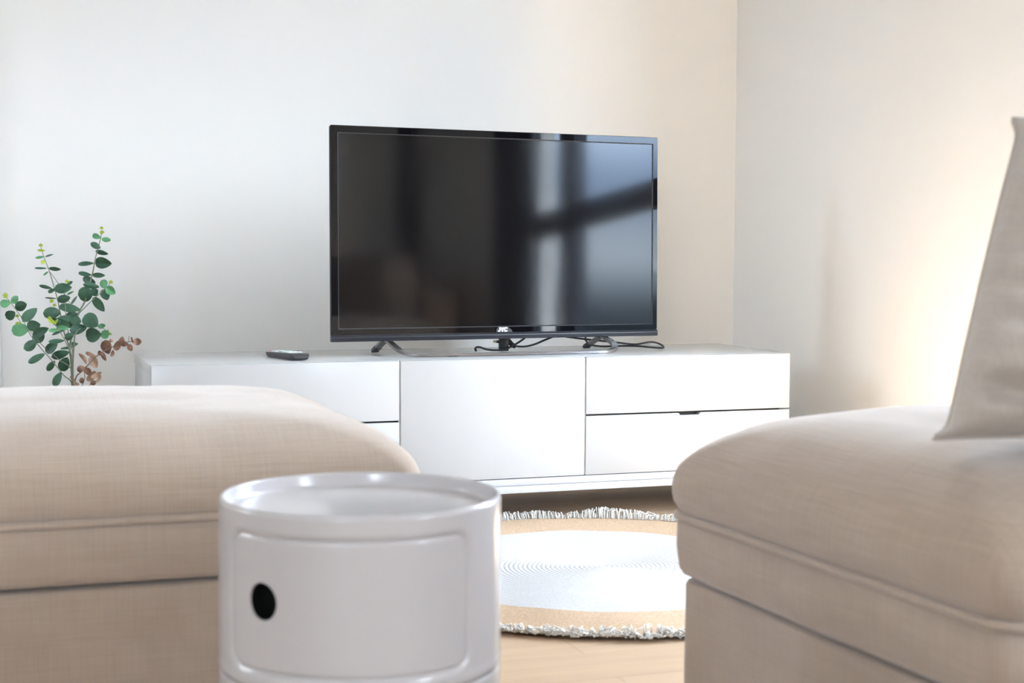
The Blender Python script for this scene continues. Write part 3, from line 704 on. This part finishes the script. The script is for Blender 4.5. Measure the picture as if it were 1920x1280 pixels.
def branch(name, paths, leaves, dy, dry=False, tips=(), r0=5.2, label=None):
    V = []; F = []
    for i, (pts, ra, rb) in enumerate(paths):
        n_ = len(pts); P = [PP(x, y, dy * min(1, k / 2) if i == 0 else dy) for k, (x, y) in enumerate(pts)]
        v, f = tube_vf(catmull(P, 6), lambda t: (ra + (rb - ra) * t) * KZ, 7); k0 = len(V); V += v; F += [tuple(i_ + k0 for i_ in q) for q in f]
    b_ = obj(name, V, F, M['stembase'] if dry else M['stem'], plant, label=label)
    V = []; F = []; FM = []
    for lf in leaves:
        cx, cy, Ln, Wd, ang, kd = lf
        leaf(V, F, FM, cx, cy, Ln, Wd, ang, kd, dy + random.Random(int(cx + cy * 3)).uniform(-.012, .012), dry)
    for tx, ty, sz in tips: tip(V, F, FM, tx, ty, dy, sz)
    o = obj('foliage', V, F, [M['leaf1'], M['leaf2'], M['leaf3']] if not dry else [M['dry'], M['drypale']], b_, fm=FM)
    return b_
base = (487, 1330)
branch('eucalyptus_branch', [([base, (485, 1140), (478, 980), (470, 900), (487, 800), (515, 690), (570, 590), (600, 480), (625, 390), (640, 310), (660, 230), (680, 150), (684, 105)], 9, 2.2)],
       [(650, 152, 62, 38, -20, 1), (713, 172, 60, 34, -8, 1), (640, 214, 80, 42, -25, 0), (687, 260, 82, 32, -12, 0), (577, 335, 112, 32, 2, 0), (697, 330, 112, 76, -4, 0), (573, 405, 84, 30, -10, 0), (663, 412, 88, 34, -2, 0),
        (602, 448, 98, 50, -20, 0), (612, 482, 100, 40, -10, 0), (573, 538, 106, 98, 5, 0), (637, 525, 50, 60, 40, 0), (500, 580, 72, 22, 48, 0), (495, 880, 60, 34, 10, 0), (452, 900, 84, 18, 8, 0), (432, 1010, 104, 72, 58, 0), (685, 122, 34, 20, 0, 2)], 0.03, tips=[(683, 100, 1.1), (683, 132, .8)])
branch('eucalyptus_branch', [([base, (487, 1000), (492, 850), (515, 690), (560, 630), (620, 570), (665, 532), (715, 485), (738, 460)], 5, 2)],
       [(690, 470, 62, 60, -60, 1), (738, 513, 68, 60, -35, 1), (700, 540, 76, 62, -65, 0), (656, 605, 114, 62, -52, 0)], -0.01, tips=[(738, 462, 1.3)])
branch('eucalyptus_branch', [([base, (480, 1000), (458, 880), (430, 800), (400, 660), (385, 580), (360, 490), (330, 390), (295, 300), (272, 225)], 6, 2), ([(328, 385), (390, 470), (440, 560), (475, 605), (500, 640)], 2, 2)],
       [(275, 250, 46, 16, -2, 2), (265, 295, 60, 18, 8, 1), (328, 283, 62, 14, 14, 0), (287, 326, 30, 26, 0, 2), (272, 367, 86, 15, -2, 0), (365, 371, 86, 26, -5, 0), (305, 400, 42, 16, 35, 1), (302, 490, 86, 24, -12, 0), (467, 463, 40, 22, 30, 0),
        (345, 515, 50, 26, 30, 0), (340, 565, 80, 10, -4, 0), (345, 662, 122, 80, 2, 0), (345, 585, 28, 18, 30, 2), (365, 612, 26, 18, 0, 2)], 0.0, tips=[(272, 222, 1.2), (343, 585, 1.0)])
branch('eucalyptus_branch', [([base, (486, 1000), (470, 860), (450, 780), (436, 700), (430, 600), (428, 520), (436, 470)], 4, 2)],
       [(415, 495, 108, 68, 5, 0), (430, 487, 54, 22, -2, 2), (420, 565, 90, 54, 10, 0), (465, 527, 50, 14, 25, 1), (462, 628, 132, 56, -10, 0), (470, 680, 92, 64, 20, 0), (440, 715, 142, 84, 0, 0), (400, 725, 130, 56, -15, 0)], -0.03, tips=[(442, 458, 1.2)])
branch('eucalyptus_branch', [([base, (478, 1135), (420, 1070), (340, 970), (270, 890), (200, 800), (150, 700), (80, 600), (42, 555)], 4.5, 2)],
       [(40, 598, 66, 54, 10, 1), (98, 570, 62, 50, 40, 1), (140, 614, 86, 66, 15, 0), (74, 675, 74, 62, 32, 0), (198, 670, 116, 66, 45, 0), (225, 745, 84, 72, 10, 0), (272, 785, 112, 60, 25, 0), (200, 872, 98, 70, 28, 0),
        (242, 958, 120, 48, 28, 0), (338, 1010, 84, 40, 50, 0), (382, 1098, 106, 54, 60, 0), (40, 550, 32, 26, 0, 2)], -0.02, tips=[(40, 550, 1.5)])
branch('eucalyptus_branch', [([base, (482, 1060), (400, 980), (290, 885), (215, 800), (150, 740), (118, 690)], 4, 1.8)],
       [(140, 774, 106, 86, 8, 1), (258, 825, 84, 78, 20, 0), (345, 895, 104, 68, 32, 0), (405, 943, 122, 58, 15, 0), (125, 732, 38, 18, 0, 2), (165, 715, 32, 14, 25, 2)], 0.02, tips=[(118, 690, 1.1)])
branch('eucalyptus_branch', [([base, (484, 1000), (450, 890), (400, 790), (365, 740), (328, 695)], 4, 1.8)],
       [(412, 757, 78, 36, 0, 1), (385, 785, 92, 20, 20, 0), (370, 842, 94, 30, 5, 0), (350, 770, 60, 26, 5, 1), (345, 715, 60, 26, -35, 2), (370, 712, 34, 18, 50, 2), (452, 810, 68, 50, 20, 0)], -0.045, tips=[(325, 697, 1.2)])
branch('eucalyptus_branch', [([base, (484, 1000), (487, 860), (500, 780), (560, 745), (620, 740), (675, 755), (722, 800)], 4, 1.8)],
       [(512, 762, 118, 70, 8, 0), (495, 706, 72, 62, -15, 0), (597, 708, 116, 96, -38, 0), (612, 800, 106, 96, 5, 0), (668, 742, 50, 34, 12, 1), (688, 795, 64, 58, 25, 1), (708, 776, 22, 16, 60, 2)], -0.06, tips=[(724, 800, .9)])
branch('dried_branch', [([base, (500, 1110), (540, 1050), (600, 990), (660, 935), (740, 890), (820, 862), (880, 852), (910, 855)], 5, 2), ([(595, 1000), (560, 1040), (560, 1100), (530, 1180)], 2.5, 3), ([base, (590, 1150), (640, 1110), (660, 1085)], 4, 2), ([(855, 858), (862, 815)], 2, 1.5)],
       [(548, 965, 82, 28, -60, 1), (605, 937, 78, 24, -22, 0), (622, 990, 86, 58, -60, 1), (667, 928, 46, 30, -40, 0), (692, 952, 62, 28, -68, 0), (713, 890, 92, 78, -80, 0), (748, 932, 44, 24, 80, 0), (742, 845, 26, 24, 60, 1), (780, 878, 70, 48, 70, 0),
        (815, 845, 54, 42, 80, 0), (832, 868, 54, 40, -10, 0), (883, 843, 46, 16, -75, 0), (868, 893, 48, 38, -70, 0), (918, 854, 56, 48, 5, 0), (535, 1030, 54, 44, 30, 0), (580, 1050, 62, 44, -45, 0), (605, 1080, 84, 50, 50, 1), (638, 1072, 74, 30, 30, 1),
        (650, 1098, 60, 24, 60, 1), (540, 1108, 34, 40, 0, 0), (617, 1125, 44, 34, 20, 0), (482, 1110, 70, 20, -60, 1), (500, 1140, 60, 40, 10, 1)], -0.02, dry=True, label='dried brown branch')
